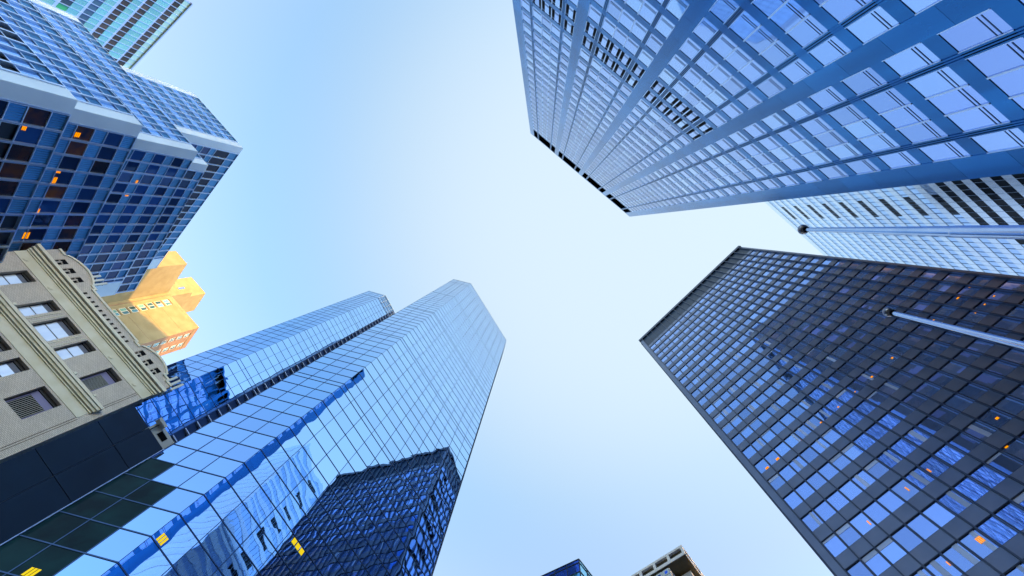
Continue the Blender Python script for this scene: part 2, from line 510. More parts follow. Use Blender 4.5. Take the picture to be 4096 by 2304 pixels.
# ------------------------------------------------------------------ white banded tower behind
def white_tower():
    f = Face((66.62, -13.42), (93.03, 9.3))
    e = f.e; W = 92.0; H = 160.0
    q = f.pt(W, 0)[:2]
    t = empty('office_tower', (*f.pt(W / 2, 0)[:2], 0), 'pale white and light blue banded office tower behind the upper flagpole', 'building')
    D = -40
    mb = MB()
    mb.prism([f.pt(0.02, 0, -0.3)[:2], f.pt(W - 0.02, 0, -0.3)[:2], f.pt(W - 0.02, 0, D)[:2], f.pt(0.02, 0, D + 0.02)[:2]], 0, H - 0.2, 'white_panel')
    mb.build('wall', t)
    g = Face(f.pt(0, 0)[:2], f.pt(0, 0, D)[:2], toward=f.pt(-30, 0)[:2])
    fl = 3.53
    top = 153.7
    bands = []; glz = []
    zs = [top + fl * k for k in range(-42, 2)]
    for zt in zs:
        def band(m, zt=zt):
            z1 = min(zt + fl - 1.85, H)
            f.box(m, 0, W, zt, z1, -0.3, 0.02, 'white_panel')
            g.box(m, 0.0, -D, zt, z1, -0.3, 0.02, 'white_panel')
        bands.append((zt * -1, band))
        def gl(m, zt=zt):
            dark = zt < 95
            n = int(W / 1.48)
            for i in range(n):
                u = i * 1.48 + 0.4
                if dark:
                    mt = 'dark_glass' if (5 < u < 22 + (95 - zt) * 0.55) else 'pale_glass'  # real dark windows; the stepped edge paints in a reflected outline
                else:
                    mt = 'pale_glass'
                f.quad(m, u, u + 1.48, zt - 1.85, zt, -0.05, mt, jit=0.006)
            f.quad(m, 0, 0.4, zt - 1.85, zt, -0.05, 'pale_glass')
            for i in range(27):
                g.quad(m, i * 1.48, i * 1.48 + 1.48, zt - 1.85, zt, -0.05, 'pale_glass')
        glz.append((-zt, gl))
    mb = MB(); f.box(mb, 0, W, 157.5, H, -0.3, 0.03, 'white_panel'); g.box(mb, 0, -D, 157.5, H, -0.3, 0.03, 'white_panel'); mb.build('parapet', t)
    repeat('spandrel_band', bands, t)
    repeat('glazing_band', glz, t)
    for i in range(0, int(W / 1.48)):
        u = i * 1.48 + 0.4
        mb = MB()
        f.box(mb, u - 0.025, u + 0.025, 0, H, -0.05, 0.035, 'blue_line')
        mb.build('mullion', t)
    k = 0
    zt = top
    while zt > 95:
        for i in range(4):
            u = 11.35 + i * 1.48
            mb = MB(); f.quad(mb, u + 0.04, u + 1.44, zt - 1.7, zt - 0.1, -0.02, 'dark_glass'); mb.build('window', t)
        zt -= 2 * fl
white_tower()

# ------------------------------------------------------------------ charcoal tower, lower right
def charcoal_tower():
    f = Face((56.73, 5.9), (29.4, 34.34))
    W, H = f.W, 138.3
    t = empty('office_tower', (*f.pt(W / 2, 0)[:2], 0), 'dark charcoal gridded glass office tower with orange lit ceiling lamps, at lower right', 'building')
    D = -32
    c2 = f.pt(W, 0)[:2]
    g = Face(c2, f.pt(W, 0, D)[:2], toward=f.pt(W + 20, 0)[:2])
    h = Face(f.pt(0, 0)[:2], f.pt(0, 0, D)[:2], toward=f.pt(-20, 0)[:2])
    mb = MB()
    mb.prism([f.pt(0.3, 0, -0.3)[:2], f.pt(W - 0.3, 0, -0.3)[:2], f.pt(W - 0.3, 0, D)[:2], f.pt(0.3, 0, D)[:2]], 0, H - 0.4, 'charcoal')
    mb.build('wall', t)
    mb = MB()
    cap = [f.pt(-0.15, 0, 0.35)[:2], f.pt(W + 0.15, 0, 0.35)[:2], f.pt(W + 0.15, 0, D)[:2], f.pt(-0.15, 0, D)[:2]]
    mb.prism(cap, 137.0, H, 'charcoal_fin')
    mb.build('roof_cap', t)
    mb = MB()
    f.box(mb, 0, W, 129.6, 137.0, -0.3, -0.08, 'navy_panel')
    mb.build('top_band', t)
    n = 21
    cw = 1.805
    us = [0.63 + cw * i for i in range(n + 1)]
    for u in us:
        mb = MB()
        f.box(mb, u - 0.07, u + 0.07, 0, 137.0, -0.3, 0.34, 'charcoal_fin')
        mb.build('mullion_fin', t)
    for a, b in ((0.0, 0.56), (us[-1] + 0.07, W)):
        mb = MB(); f.box(mb, a, b, 0, 137.0, -0.3, 0.05, 'charcoal'); mb.build('corner_column', t)
    fl = 3.98
    tops = [60.52 + fl * k for k in range(-15, 18)]
    sp = []
    for zt in tops:
        z1 = zt + fl - 2.42
        def bs(m, z0=zt, z1=z1):
            for i in range(n):
                f.box(m, us[i] + 0.07, us[i + 1] - 0.07, z0, z1, -0.3, 0.0, 'charcoal')
        sp.append((-zt, bs))
    repeat('spandrel', sp, t)
    items = []
    blinds = []
    for zt in tops:
        for i in range(n):
            u0, u1 = us[i] + 0.07, us[i + 1] - 0.07
            z0, z1 = zt - 2.42, zt
            def pane(m, u0=u0, u1=u1, z0=z0, z1=z1):
                f.quad(m, u0, u1, z0, z1, -0.14, 'bk_glass', jit=0.004)
            def fr(m, u0=u0, u1=u1, z0=z0, z1=z1):
                f.box(m, u0, u1, z0, z0 + 0.07, -0.14, -0.04, 'charcoal_fin')
                f.box(m, u0, u1, z1 - 0.07, z1, -0.14, -0.04, 'charcoal_fin')
                f.box(m, u0, u0 + 0.05, z0 + 0.07, z1 - 0.07, -0.14, -0.05, 'charcoal_fin')
                f.box(m, u1 - 0.05, u1, z0 + 0.07, z1 - 0.07, -0.14, -0.05, 'charcoal_fin')
            items.append((area([f.pt(u0, z0), f.pt(u1, z0), f.pt(u1, z1), f.pt(u0, z1)]), pane, fr))
            if i > 9 and random.random() < 0.4 and 34 < zt < 100:
                mb = MB()
                r_ = random.random()
                if r_ < 0.5:
                    f.quad(mb, u0 + 0.05, u1 - 0.05, z1 - random.choice((0.35, 0.4, 0.6)), z1 - 0.08, -0.12, 'blind')
                else:
                    uu = random.uniform(u0 + 0.1, u1 - 0.7)
                    f.quad(mb, uu, uu + random.uniform(0.3, 0.55), z0 + 0.1, z1 - 0.08, -0.12, 'blind')
                blinds.append((1, lambda m, mb=mb: [m.poly([mb.v[k] for k in ff], 'blind') for ff in mb.f]))
    repeat('window', items, t, 100, 'window_frame')
    repeat('blind', blinds, t)
    lamps = [(2.51, 63.78, .2, .2), (4.51, 63.68, .3, .25), (3.32, 59.89, .2, .2), (4.74, 59.83, .2, .2), (6.15, 59.74, .2, .2), (8.5, 63.47, .18, .15),
             (15.56, 63.08, .28, .25), (13.34, 55.9, .18, .4), (19.11, 62.84, .3, .3), (21.97, 62.73, .2, .15), (24.9, 62.58, .24, .24), (27.92, 62.45, .3, .25),
             (34.57, 65.85, .5, .12), (37.52, 65.8, .5, .12), (35.43, 62.45, .5, .45), (37.3, 62.4, .5, .45), (31.4, 62.3, .15, .15),
             (25.6, 47.4, .15, .55), (28.4, 47.3, .15, .6), (33.5, 47.0, .15, .6), (28.3, 39.6, .5, .6), (31.4, 39.6, .4, .45), (17.6, 47.3, .3, .3), (19.84, 44.5, .3, .2)]
    for u, z, a, b in lamps:
        mb = MB()
        nb = 3 if a > 0.35 or b > 0.4 else 1
        for k in range(nb):
            if a >= b:
                f.quad(mb, u - a / 2, u + a / 2, z - b / 2 + b * k / nb, z - b / 2 + b * (k + 0.8) / nb, -0.10, 'orange_lamp')
            else:
                f.quad(mb, u - a / 2 + a * k / nb, u - a / 2 + a * (k + 0.75) / nb, z - b / 2, z + b / 2, -0.10, 'orange_lamp')
        mb.build('ceiling_lamp', t)
    # side facing the mirror tower (shows in its reflection)
    mb = MB(); m2 = MB()
    for zt in tops:
        u = 0.6
        while u < -D - 2:
            g.quad(mb, u + 0.07, u + cw - 0.07, zt - 2.42, zt, 0.02, 'bk_glass', jit=0.004)
            u += cw
    u = 0.6
    while u < -D - 1:
        g.box(m2, u - 0.07, u + 0.07, 0, 137.0, -0.3, 0.3, 'charcoal_fin'); u += cw
    o = mb.build('side_glazing', t)
    m2.build('side_fin', t)
charcoal_tower()

# ------------------------------------------------------------------ mirror glass tower, centre
def row_edges(zmax, z0=0.0):
    zs = [zmax]
    z = zmax; k = 0
    step = 2.0
    # rows of 2 m, with a 0.9 m row every eleven
    z = zmax - 1.0
    zs.append(z)
    while z > z0:
        k += 1
        z -= 0.9 if (k % 11 == 3 and z > 45) else step
        zs.append(max(z, z0))
    return zs

def mirror_tower():
    A = (-27.0, 15.91); B = (-21.71, 17.17); Cc = (-10.95, 34.67)
    R1 = (-53.4, 19.73); R2 = (-48.39, 21.09); R3 = (-45.95, 25.77)
    H = 137.0
    t = empty('mirror_tower', (-30, 35, 0), 'blue mirror glass skyscraper with chamfered corners and a dark slot, rising in the centre', 'building')
    fc = Face(B, A); fm = Face(B, Cc)
    ud = Vector(Cc).normalized()
    a_ = R(2.2)
    ud = Vector((ud.x * math.cos(-a_) - ud.y * math.sin(-a_), ud.x * math.sin(-a_) + ud.y * math.cos(-a_)))
    Dp = (Cc[0] + ud.x * 5.6, Cc[1] + ud.y * 5.6)
    fr = Face(Cc, Dp, toward=(10, 36))
    rc = Face(R2, R1); rm = Face(R2, R3)
    sl_ = Face(R3, off(R3, rm.e, 2.2))
    mb = MB()
    back = [off(B, (0, 0), 0), Cc, Dp, off(Dp, fm.e, 30), off(off(Dp, fm.e, 30), -fm.n, 40), off(sl_.pt(2.2, 0)[:2], -rm.n, 25), sl_.pt(2.2, 0)[:2]]
    # solid cores just behind the glass
    def core(pts, z1, m='mullion'):
        mb.prism(pts, 0, z1, m)
    ins = 0.12
    fa = fc.pt(fc.W, 0, -ins)[:2]
    bk = Vector((-0.835, 0.55))
    d2 = off(Dp, -fr.n, 0.2)
    core([fa, (B[0] - 0.05, B[1] + 0.12), fm.pt(fm.W, 0, -ins)[:2], d2, off(d2, bk, 26), off(fa, bk, 22)], H - 0.05)
    core([rc.pt(rc.W, 0, -ins)[:2], (R2[0] - 0.05, R2[1] + 0.12), rm.pt(rm.W, 0, -ins)[:2], sl_.pt(2.2, 0, -0.5)[:2], off(sl_.pt(2.2, 0, -0.5)[:2], bk, 14), off(rc.pt(rc.W, 0, -ins)[:2], bk, 14)], H - 0.05)
    mb.build('core', t)
    zs = row_edges(H)
    items = []
    for face, n in ((fc, 3), (fm, 10), (fr, 2), (rc, 3), (rm, 3)):
        cw = face.W / n
        for i in range(len(zs) - 1):
            for c in range(n):
                u0, u1, z1, z0 = c * cw, (c + 1) * cw, zs[i], zs[i + 1]
                if z0 < 5:
                    continue
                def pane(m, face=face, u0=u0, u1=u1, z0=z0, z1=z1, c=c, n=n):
                    face.quad(m, u0, u1, z0, z1, 0.0, 'reflection_pane' if face is fc and z1 < 31.2 - 2.2 * (n - 1 - c) and c > 0 else 'mirror', jit=0.0025)  # low corner panes darkened to paint in a reflection
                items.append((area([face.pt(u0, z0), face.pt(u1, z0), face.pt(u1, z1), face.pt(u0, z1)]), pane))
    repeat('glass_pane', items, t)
    # transoms (one ring per row per wing) and mullions
    tr = []
    for z in zs[:-1]:
        if z < 5:
            continue
        hw = 0.03 if z > 60 else 0.036
        for grp in ((fc, fm, fr), (rc, rm)):
            def ring(m, z=z, hw=hw, grp=grp):
                for face in grp:
                    face.box(m, 0, face.W, z - hw, z + hw, 0.0, 0.03, 'mullion')
            tr.append((-z, ring))
    repeat('transom', tr, t)
    for face, n in ((fc, 3), (fm, 10), (fr, 2), (rc, 3), (rm, 3)):
        cw = face.W / n
        for c in range(1 if face in (fc, fr, rc) else 0, n + 1):
            hw = 0.022 if c % 2 else 0.03
            if c == 0 or c == n:
                hw = 0.018
            mb = MB(); face.box(mb, c * cw - hw, c * cw + hw, 0, H, 0.0, 0.02, 'mullion'); mb.build('mullion', t)
    # dark slot between the two wings
    sl = []
    for i in range(len(zs) - 1):
        z1, z0 = zs[i], zs[i + 1]
        def lv(m, z0=z0, z1=z1):
            sl_.quad(m, 0.1, 2.2, z0 + 0.15, z1, -0.3, 'louver_dark')
        sl.append((-z0, lv))
    repeat('slot_louvre', sl, t)
    sb = []
    for z in zs[:-1]:
        sb.append((-z, lambda m, z=z: sl_.box(m, 0.0, 2.2, z - 0.06, z + 0.10, -0.3, 0.06, 'steel_light')))
    repeat('slot_rail', sb, t)
    mb = MB(); sl_.box(mb, -0.08, 0.08, 0, H, -0.3, 0.08, 'mullion'); mb.build('slot_jamb', t)
    # white framework at the head of the rear wing
    mb = MB()
    for u in (0.0, 1.6, 3.2, 4.8, 6.1):
        rm.box(mb, u - 0.05, u + 0.05, 131.4, H + 0.1, 0.09, 0.22, 'white_frame')
    for z in (131.6, 133.4, 135.2, 136.9):
        rm.box(mb, 0, rm.W, z - 0.05, z + 0.05, 0.09, 0.2, 'white_frame')
    mb.build('roof_frame', t)
    # lit rooms behind the glass
    for face, u, z, a, b in ((fm, 0.3, 23.62, 0.5, 0.55), (fm, 6.7, 30.95, 1.4, 0.45), (fc, 2.55, 19.6, 0.55, 0.5)):
        mb = MB()
        for k in range(3):
            face.quad(mb, u + a * k / 3, u + a * (k + 0.8) / 3, z, z + b, 0.012, 'yellow_lamp')
        mb.build('ceiling_lamp', t)
    # black podium wall on the left
    L_ = (-32.32, 14.71)
    pf = Face((A[0] - 0.0, A[1]), off(A, ((L_[0] + 30.61) / 3.5, (L_[1] - 17.76) / 3.5), 7.0), toward=(0, 0))
    return t
mirror_tower()

def podium():
    A = (-27.05, 15.88)
    pf = Face(A, (A[0] - 0.489 * 3.5, A[1] - 0.872 * 3.5))
    H = 30.6
    t = empty('podium', (A[0], A[1], 0), 'low navy panelled podium wall between the mirror tower and the tan brick building', 'building')
    W = pf.W
    return t, pf

# ------------------------------------------------------------------ stepped glass tower, upper left
def stepped_tower():
    t = empty('stepped_tower', (-75, -20, 0), 'stepped blue glass tower with white fins and silver corner columns, at upper left', 'building')
    U = Vector((-0.659, -0.752)).normalized(); Lw = Vector((-0.6585, 0.7526)).normalized()
    L3 = Vector((-78.36 + 59.85, 12.41 + 12.77)).normalized()
    vols = [  # corner, top, upper length, lower length, fin spacing up, low
        ((-48.54, -12.97), 48.0, 30.0, 34.0, 1.39, 2.07, Vector((-0.557, 0.831))),
        ((-52.44, -13.01), 60.0, 32.0, 34.0, 1.42, 2.02, Vector((-0.555, 0.832))),
        ((-59.85, -12.77), 79.0, 29.75, 31.27, 1.50, 1.97, L3),
        ((-61.96, -11.14), 84.0, 4.0, 29.0, 1.50, 1.97, L3),
        ((-68.28, -17.55), 104.0, 16.1, 36.5, 1.62, 1.94, Vector((-0.6585, 0.7526))),
    ]
    glass = []; ribs = []; fins = []; rails = []
    for vi, (c, H, lu, ll, su, sL, dl) in enumerate(vols):
        dl = dl.normalized()
        fu = Face(c, off(c, U, lu)); fl = Face(c, off(c, dl, ll))
        zb = 0 if vi == 0 else max(0, vols[max(vi - 2, 0)][1] - 12)
        if vi == 4:
            zb = 30
        q1 = off(c, U, lu); q2 = off(c, dl, ll); q3 = off(q1, dl, ll)
        mb = MB()
        ci = off(off(c, U, 0.3), dl, 0.3)
        mb.prism([ci, off(off(q1, dl, 0.3), -U, 0.3), q3, off(off(q2, U, 0.3), -dl, 0.3)], zb, H - 0.1, 'navy_panel')
        mb.build('core', t)
        mb = MB()
        cw = 1.68 if vi != 3 else 1.5
        fu.box(mb, 0, cw, zb, H, -0.3, 0.06, 'white_metal')
        fl.box(mb, 0, cw, zb, H, -0.3, 0.06, 'white_metal')
        z = zb
        mb.build('corner_column', t)
        if vi in (2, 4):
            mb = MB(); fu.box(mb, lu - 1.6, lu, zb, H, -0.3, 0.06, 'white_metal'); mb.build('corner_column', t)
            mb = MB(); fl.box(mb, ll - 3.2, ll, zb, H, -0.3, 0.06, 'white_metal'); mb.build('corner_column', t)
        mb = MB()
        fu.box(mb, cw, lu, H - 0.12, H, -0.3, 0.1, 'fin'); fl.box(mb, cw, ll, H - 0.12, H, -0.3, 0.1, 'fin')
        mb.build('parapet', t)
        for face, sp, L_, low in ((fu, su, lu, False), (fl, sL, ll, True)):
            us = []
            u = cw
            end = L_ - (1.6 if (vi in (2, 4) and not low) else (3.2 if vi in (2, 4) else 0))
            while u < end + 0.01:
                us.append(u); u += sp
            if end - us[-1] > 0.3:
                us.append(end)
            for j, u in enumerate(us):
                p = seen(face.pt(u, H - 3))
                def fin(m, face=face, u=u, zb=zb, H=H, low=low):
                    face.box(m, u - 0.12, u - 0.03, zb, H - 0.13, -0.3, 0.17, 'fin')
                    face.box(m, u + 0.05, u + 0.12, zb, H - 0.13, -0.3, 0.14, 'fin')
                r_ = area([face.pt(u - 0.5, H), face.pt(u + 0.5, H), face.pt(u + 0.5, H - 12), face.pt(u - 0.5, H - 12)])
                fins.append((r_, fin))
            k = 0
            z = H - 0.12
            per = 3.75
            while z > zb + 3:
                top4 = vi == 4 and low and k == 0
                zl0 = z - (2.6 if top4 else 1.6); zg0 = z - (6.8 if top4 else per)
                for j in range(len(us) - 1):
                    u0, u1 = us[j] + 0.13, us[j + 1] - 0.13
                    def rb(m, face=face, u0=u0, u1=u1, a=zl0, b=z):
                        face.quad(m, u0, u1, a, b, -0.06, 'rib_panel')
                    if low:
                        if top4:
                            mt = 'dark_band'
                        else:
                            dark_rm = (vi < 2 and random.random() < 0.55) or (vi == 2 and j < 3 and random.random() < 0.12)
                            mt = 'brown_glass' if dark_rm else 'navy_glass'
                    else:
                        mt = 'blue_glass'
                    def gl(m, face=face, u0=u0, u1=u1, a=zg0, b=zl0, mt=mt):
                        face.quad(m, u0, u1, a + 0.05, b - 0.05, -0.10, mt, jit=0.004)
                    ra = area([face.pt(u0, zg0), face.pt(u1, zg0), face.pt(u1, zl0), face.pt(u0, zl0)])
                    if ra > 0:
                        glass.append((ra, gl)); ribs.append((ra, rb))
                for zz in (zl0, zg0):
                    def rl(m, face=face, zz=zz, a=us[0], b=us[-1]):
                        face.box(m, a, b, zz - 0.05, zz + 0.05, -0.1, 0.02, 'fin')
                    rails.append((area([face.pt(us[0], zz), face.pt(us[-1], zz), face.pt(us[-1], zz + 1), face.pt(us[0], zz + 1)]), rl))
                z = zg0; k += 1
        # lamps on the lower faces
        if vi in (0, 1, 2):
            spots = {0: [(4.1, 44.4, .6, .42), (6.7, 44.1, .3, .12), (17.2, 44.3, .7, .45)], 1: [(3.0, 52.6, .6, .62), (8.0, 52.5, .45, .5), (9.2, 52.35, .8, .65), (13.5, 52.4, .6, .3), (17.0, 52.15, .9, .7)], 2: [(7.2, 70.75, .5, .42), (9.8, 70.3, .5, .6)]}[vi]
            for u, z, a, b in spots:
                mb = MB()
                for k in range(3):
                    fl.quad(mb, u - a / 2, u + a / 2, z + b * k / 3, z + b * (k + .75) / 3, -0.05, 'orange_lamp')
                mb.build('ceiling_lamp', t)
    repeat('window', glass, t)
    repeat('ribbed_panel', ribs, t)
    repeat('fin', fins, t)
    repeat('rail', rails, t)
stepped_tower()

# ------------------------------------------------------------------ teal banded tower, top left
def teal_tower():
    f = Face((-97.15, -60.59), (-117.05, -44.14))
    H = 130.0; W = 40.0
    t = empty('office_tower', (*f.pt(W / 2, 0)[:2], 0), 'teal and dark banded office tower in the top left corner, behind the stepped tower', 'building')
    mb = MB()
    mb.prism([f.pt(0, 0, -0.3)[:2], f.pt(W, 0, -0.3)[:2], f.pt(W, 0, -30)[:2], f.pt(0, 0, -30)[:2]], 0, H - 0.2, 'lav_line')
    mb.build('wall', t)
    mb = MB(); f.box(mb, -0.25, W, H - 0.35, H, -0.3, 0.35, 'lav_line'); mb.build('parapet', t)
    cw = 1.62
    n = int(W / cw)
    pat = [(2.0, 'teal_pale'), (2.05, 'D'), (0.45, 'lav_line'), (3.3, 'teal'), (2.0, 'D'), (0.55, 'lav_line'), (2.1, 'teal'), (1.9, 'D'), (0.7, 'lav_line'),
           (2.3, 'teal'), (2.0, 'N'), (0.6, 'lav_line'), (2.4, 'teal'), (2.2, 'G'), (0.7, 'lav_line'), (2.4, 'teal'), (2.2, 'G'), (0.7, 'lav_line'), (3, 'teal'), (2.0, 'G'), (.7, 'lav_line')]
    z = H - 0.35
    pi = 0
    while z > 60:
        h, k = pat[pi] if pi < len(pat) else pat[9 + (pi - 9) % 6]
        mb = MB()
        for i in range(n):
            u0, u1 = i * cw + 0.06, (i + 1) * cw - 0.06
            if i == 0:
                u0 = 0.05
            mt = k
            if k == 'D':
                mt = 'teal_dark'
            elif k == 'N':
                mt = 'teal_navy' if i > 3 else 'teal_dark'
                if random.random() < 0.15: mt = 'green_glass'
            elif k == 'G':
                mt = 'green_glass' if random.random() < 0.6 else 'teal_navy'
            elif k == 'teal' and i > n - 10 and pi < 5:
                mt = 'teal_dark'
            f.quad(mb, u0, u1, z - h, z, -0.05 if k in 'DNG' else 0.0, mt)
        nm = {'D': 'window_band', 'N': 'window_band', 'G': 'window_band', 'lav_line': 'trim_band'}.get(k, 'spandrel_band')
        mb.build(nm, t)
        z -= h; pi += 1
    for i in range(n + 1):
        mb = MB(); f.box(mb, i * cw - 0.09, i * cw + 0.09, 0, H - 0.35, -0.05, 0.12, 'lav_line'); mb.build('mullion', t)
    for u, z in ((18.4, 101.0), (21.9, 98.0)):
        mb = MB(); f.quad(mb, u, u + 0.5, z, z + 0.5, 0.05, 'yellow_lamp'); mb.build('ceiling_lamp', t)
teal_tower()

# ------------------------------------------------------------------ ochre apartment block
def ochre_block():
    Y1 = Vector((-124.058, 36.285)); dA = Vector((-0.63586, -0.77180)); dB = Vector((-0.62230, 0.78278))
    H = 155.0
    def X(a, b): return (Y1.x + dA.x * a + dB.x * b, Y1.y + dA.y * a + dB.y * b)
    t = empty('apartment_block', (*X(7, 7), 0), 'sunlit ochre apartment block with rooftop boxes, beside the stepped tower', 'building')
    mb = MB()
    a0 = 16.4
    mb.prism([X(0, 0), X(a0, 0), X(a0, 30), X(0, 9.85)], 0, H, 'ochre')
    mb.build('wall', t)
    # pinkish return wall sits just outside the corner
    f = Face(X(0, 0), X(0, 9.85), toward=(0, 60))
    mb = MB(); f.box(mb, 0.02, 9.85, 0, H - 0.02, -0.2, 0.03, 'ochre_pink'); mb.build('return_wall', t)
    mb = MB(); f.box(mb, 0, 9.9, 152.6, 152.85, 0.03, 0.12, 'ochre'); mb.build('string_course', t)
    fa = Face(X(0, 0), X(a0, 0))
    # wing that projects forward
    mb = MB()
    mb.prism([X(a0, -13.2), X(a0 + 6, -13.2), X(a0 + 6, -11.2), X(a0 + 14, -11.2), X(a0 + 14, 10), X(a0, 10)], 0, H - 0.02, 'ochre')
    mb.build('wing', t)
    def win(face, u0, u1, z0, z1):
        fr = MB()
        face.box(fr, u0, u1, z0, z1, 0.02, 0.05, 'white_frame')
        fo = fr.build('window', t)
        m = MB()
        um = (u0 + u1) / 2
        for a, b in ((u0 + 0.1, um - 0.07), (um + 0.07, u1 - 0.1)):
            face.quad(m, a, b, z0 + 0.15, z1 - 0.12, 0.056, 'sash_glass')
        m.build('pane', fo)
        m = MB(); face.box(m, u0, u1, z1, z1 + 0.5, 0.02, 0.03, 'seam'); m.build('lintel', fo)
    for k in range(14):
        z0 = 150.0 - 3.31 * k
        win(fa, 11.3, 13.7, z0, z0 + 2.3)
    for k in range(7):
        z0 = 149.6 - 3.2 * k
        win(f, 1.75, 3.35, z0, z0 + 2.2)
        win(f, 6.1, 7.9, z0, z0 + 2.2)
    # rooftop boxes: open stair head and water tank house
    mb = MB()
    mb.prism([X(15.4, 1.0), X(21.0, 1.0), X(21.0, 8.2), X(15.4, 8.2)], H - 0.5, 166.4, 'ochre')
    mb.build('stair_house', t)
    mb = MB()
    mb.prism([X(15.6, 3.4), X(24.2, 3.4), X(24.2, 12.5), X(15.6, 12.5)], H - 0.4, 175.0, 'ochre')
    mb.build('tank_house', t)
    for k in range(5):
        mb = MB(); z0 = 154.0 - 6.5 * k
        fa.box(mb, 0.05, 11.0, z0, z0 + 0.07, 0.0, 0.02, 'ochre_pink'); mb.build('joint', t)
    mb = MB(); fa.box(mb, 15.2, 15.4, 90, H - 0.5, 0.0, 0.15, 'ochre_pink'); mb.build('downpipe', t)
    fs = Face(X(15.4, 1.0), X(21.0, 1.0))
    mb = MB(); fs.box(mb, 2.2, 3.0, 161.5, 164.5, 0.0, 0.08, 'lav_line'); mb.build('vent', t)
    mb = MB(); fs.box(mb, 4.9, 5.6, 156.2, 162.0, 0.0, 0.02, 'seam'); mb.build('opening', t)
ochre_block()

# ------------------------------------------------------------------ tan brick building
def tan_building():
    O = (-47.058, 20.195); e = Vector((-0.61841, -0.78586))
    W = 22.05
    f = Face(O, off(O, e, W))
    t = empty('brick_building', (*f.pt(W / 2, 0)[:2], 0), 'tan brick building with cream cornices and arched parapets, at lower left', 'building')
    D = -14
    # wall built round the openings
    rows = [(45.9, 49.65), (39.1, 42.7), (32.3, 35.9), (25.5, 29.1)]
    cols = [(3.0, 4.95), (7.5, 9.05), (10.05, 12.5), (13.5, 15.0), (17.7, 19.35)]
    cols2 = [(2.75, 5.3), (7.45, 9.05), (10.05, 12.5), (13.5, 15.0), (16.9, 19.4)]
    mb = MB()
    zl = 0
    for ri, (a, b) in enumerate(rows[::-1]):
        cc = cols if ri == 3 else cols2
        f.quad(mb, 0, W, zl, a, 0, 'tan_brick')
        u = 0
        for c0, c1 in cc:
            f.quad(mb, u, c0, a, b, 0, 'tan_brick'); u = c1
        f.quad(mb, u, W, a, b, 0, 'tan_brick')
        # reveals
        for c0, c1 in cc:
            P = f.pt
            mb.poly([P(c0, a, 0), P(c0, b, 0), P(c0, b, -0.55), P(c0, a, -0.55)], 'side_wall')
            mb.poly([P(c1, a, 0), P(c1, b, 0), P(c1, b, -0.55), P(c1, a, -0.55)], 'side_wall')
            mb.poly([P(c0, b, 0), P(c1, b, 0), P(c1, b, -0.55), P(c0, b, -0.55)], 'side_wall')
            mb.poly([P(c0, a, 0), P(c1, a, 0), P(c1, a, -0.55), P(c0, a, -0.55)], 'cream')
        zl = b
    f.quad(mb, 0, W, zl, 52.6, 0, 'tan_brick')
    # parapet with two arched gables
    prof = [(0, 54.0), (0.9, 54.0), (0.9, 54.35), (1.75, 54.35)]
    for k in range(13):
        x = k / 12
        prof.append((1.75 + 4.6 * x, 54.75 + 0.85 * math.sin(math.pi * x) ** 0.8 if 0 < x < 1 else 54.75))
    prof += [(6.4, 54.3), (7.2, 54.3), (7.2, 54.55), (15.5, 54.55), (15.5, 54.9), (16.2, 54.9)]
    for k in range(13):
        x = k / 12
        prof.append((16.25 + 4.7 * x, 55.1 + 0.85 * math.sin(math.pi * x) ** 0.8 if 0 < x < 1 else 55.1))
    prof += [(21.0, 54.8), (W, 54.8)]
    for i in range(len(prof) - 1):
        (u0, z0), (u1, z1) = prof[i], prof[i + 1]
        if u1 > u0:
            c = [(u0, 52.6), (u1, 52.6), (u1, z1), (u0, z0)]
            mb.poly([f.pt(u, z, 0.03) for u, z in c], 'tan_brick', c)
            mb.poly([f.pt(u, z, -0.6) for u, z in c], 'tan_brick', c)
    mb.prism([f.pt(0.02, 0, -0.58)[:2], f.pt(W - 0.02, 0, -0.58)[:2], f.pt(W - 0.02, 0, D)[:2], f.pt(0.02, 0, D)[:2]], 0, 52.0, 'win_frame')
    mb.build('wall', t)
    mb = MB()
    for i in range(len(prof) - 1):
        (u0, z0), (u1, z1) = prof[i], prof[i + 1]
        P = f.pt
        hh = 0.28
        if u1 > u0:
            A_ = [(u0, z0, 0.16), (u1, z1, 0.16), (u1, z1, -0.65), (u0, z0, -0.65)]
            lo = [P(u, z, d) for u, z, d in A_]; hi = [P(u, z + hh, d) for u, z, d in A_]
            mb.poly(lo, 'cream_light'); mb.poly(hi, 'cream_light')
            mb.poly([lo[0], lo[1], hi[1], hi[0]], 'cream_light'); mb.poly([lo[3], lo[2], hi[2], hi[3]], 'cream_light')
        else:
            zz0, zz1 = min(z0, z1), max(z0, z1) + hh
            f.boxc(mb, u0 - 0.12, u0 + 0.12, zz0, zz1, -0.65, 0.17, 'cream_light')
    mb.build('coping', t)
    # side walls
    g = Face(O, f.pt(0, 0, D)[:2], toward=f.pt(-20, 0)[:2])
    mb = MB(); g.quad(mb, 0, -D, 0, 54.0, 0.0, 'side_wall'); mb.build('side_wall', t)
    mb = MB(); g.poly = None
    for k, (a, b, c, d_) in enumerate([(0.6, 2.6, 50.6, 52.3)]):
        pts = [(a, c), (a + .5, c + .5), (b, c + .9), (b + .3, d_), (a + 1.0, d_ - .2), (a + .4, c + 1.0)]
        mb.poly([g.pt(u, z, 0.012) for u, z in pts], 'rust', pts)
    mb.build('stain', t)
    h = Face(f.pt(W, 0)[:2], f.pt(W, 0, D)[:2], toward=f.pt(W + 20, 0)[:2])
    mb = MB(); h.quad(mb, 0, -D, 0, 54.8, 0.0, 'side_wall'); mb.build('side_wall', t)
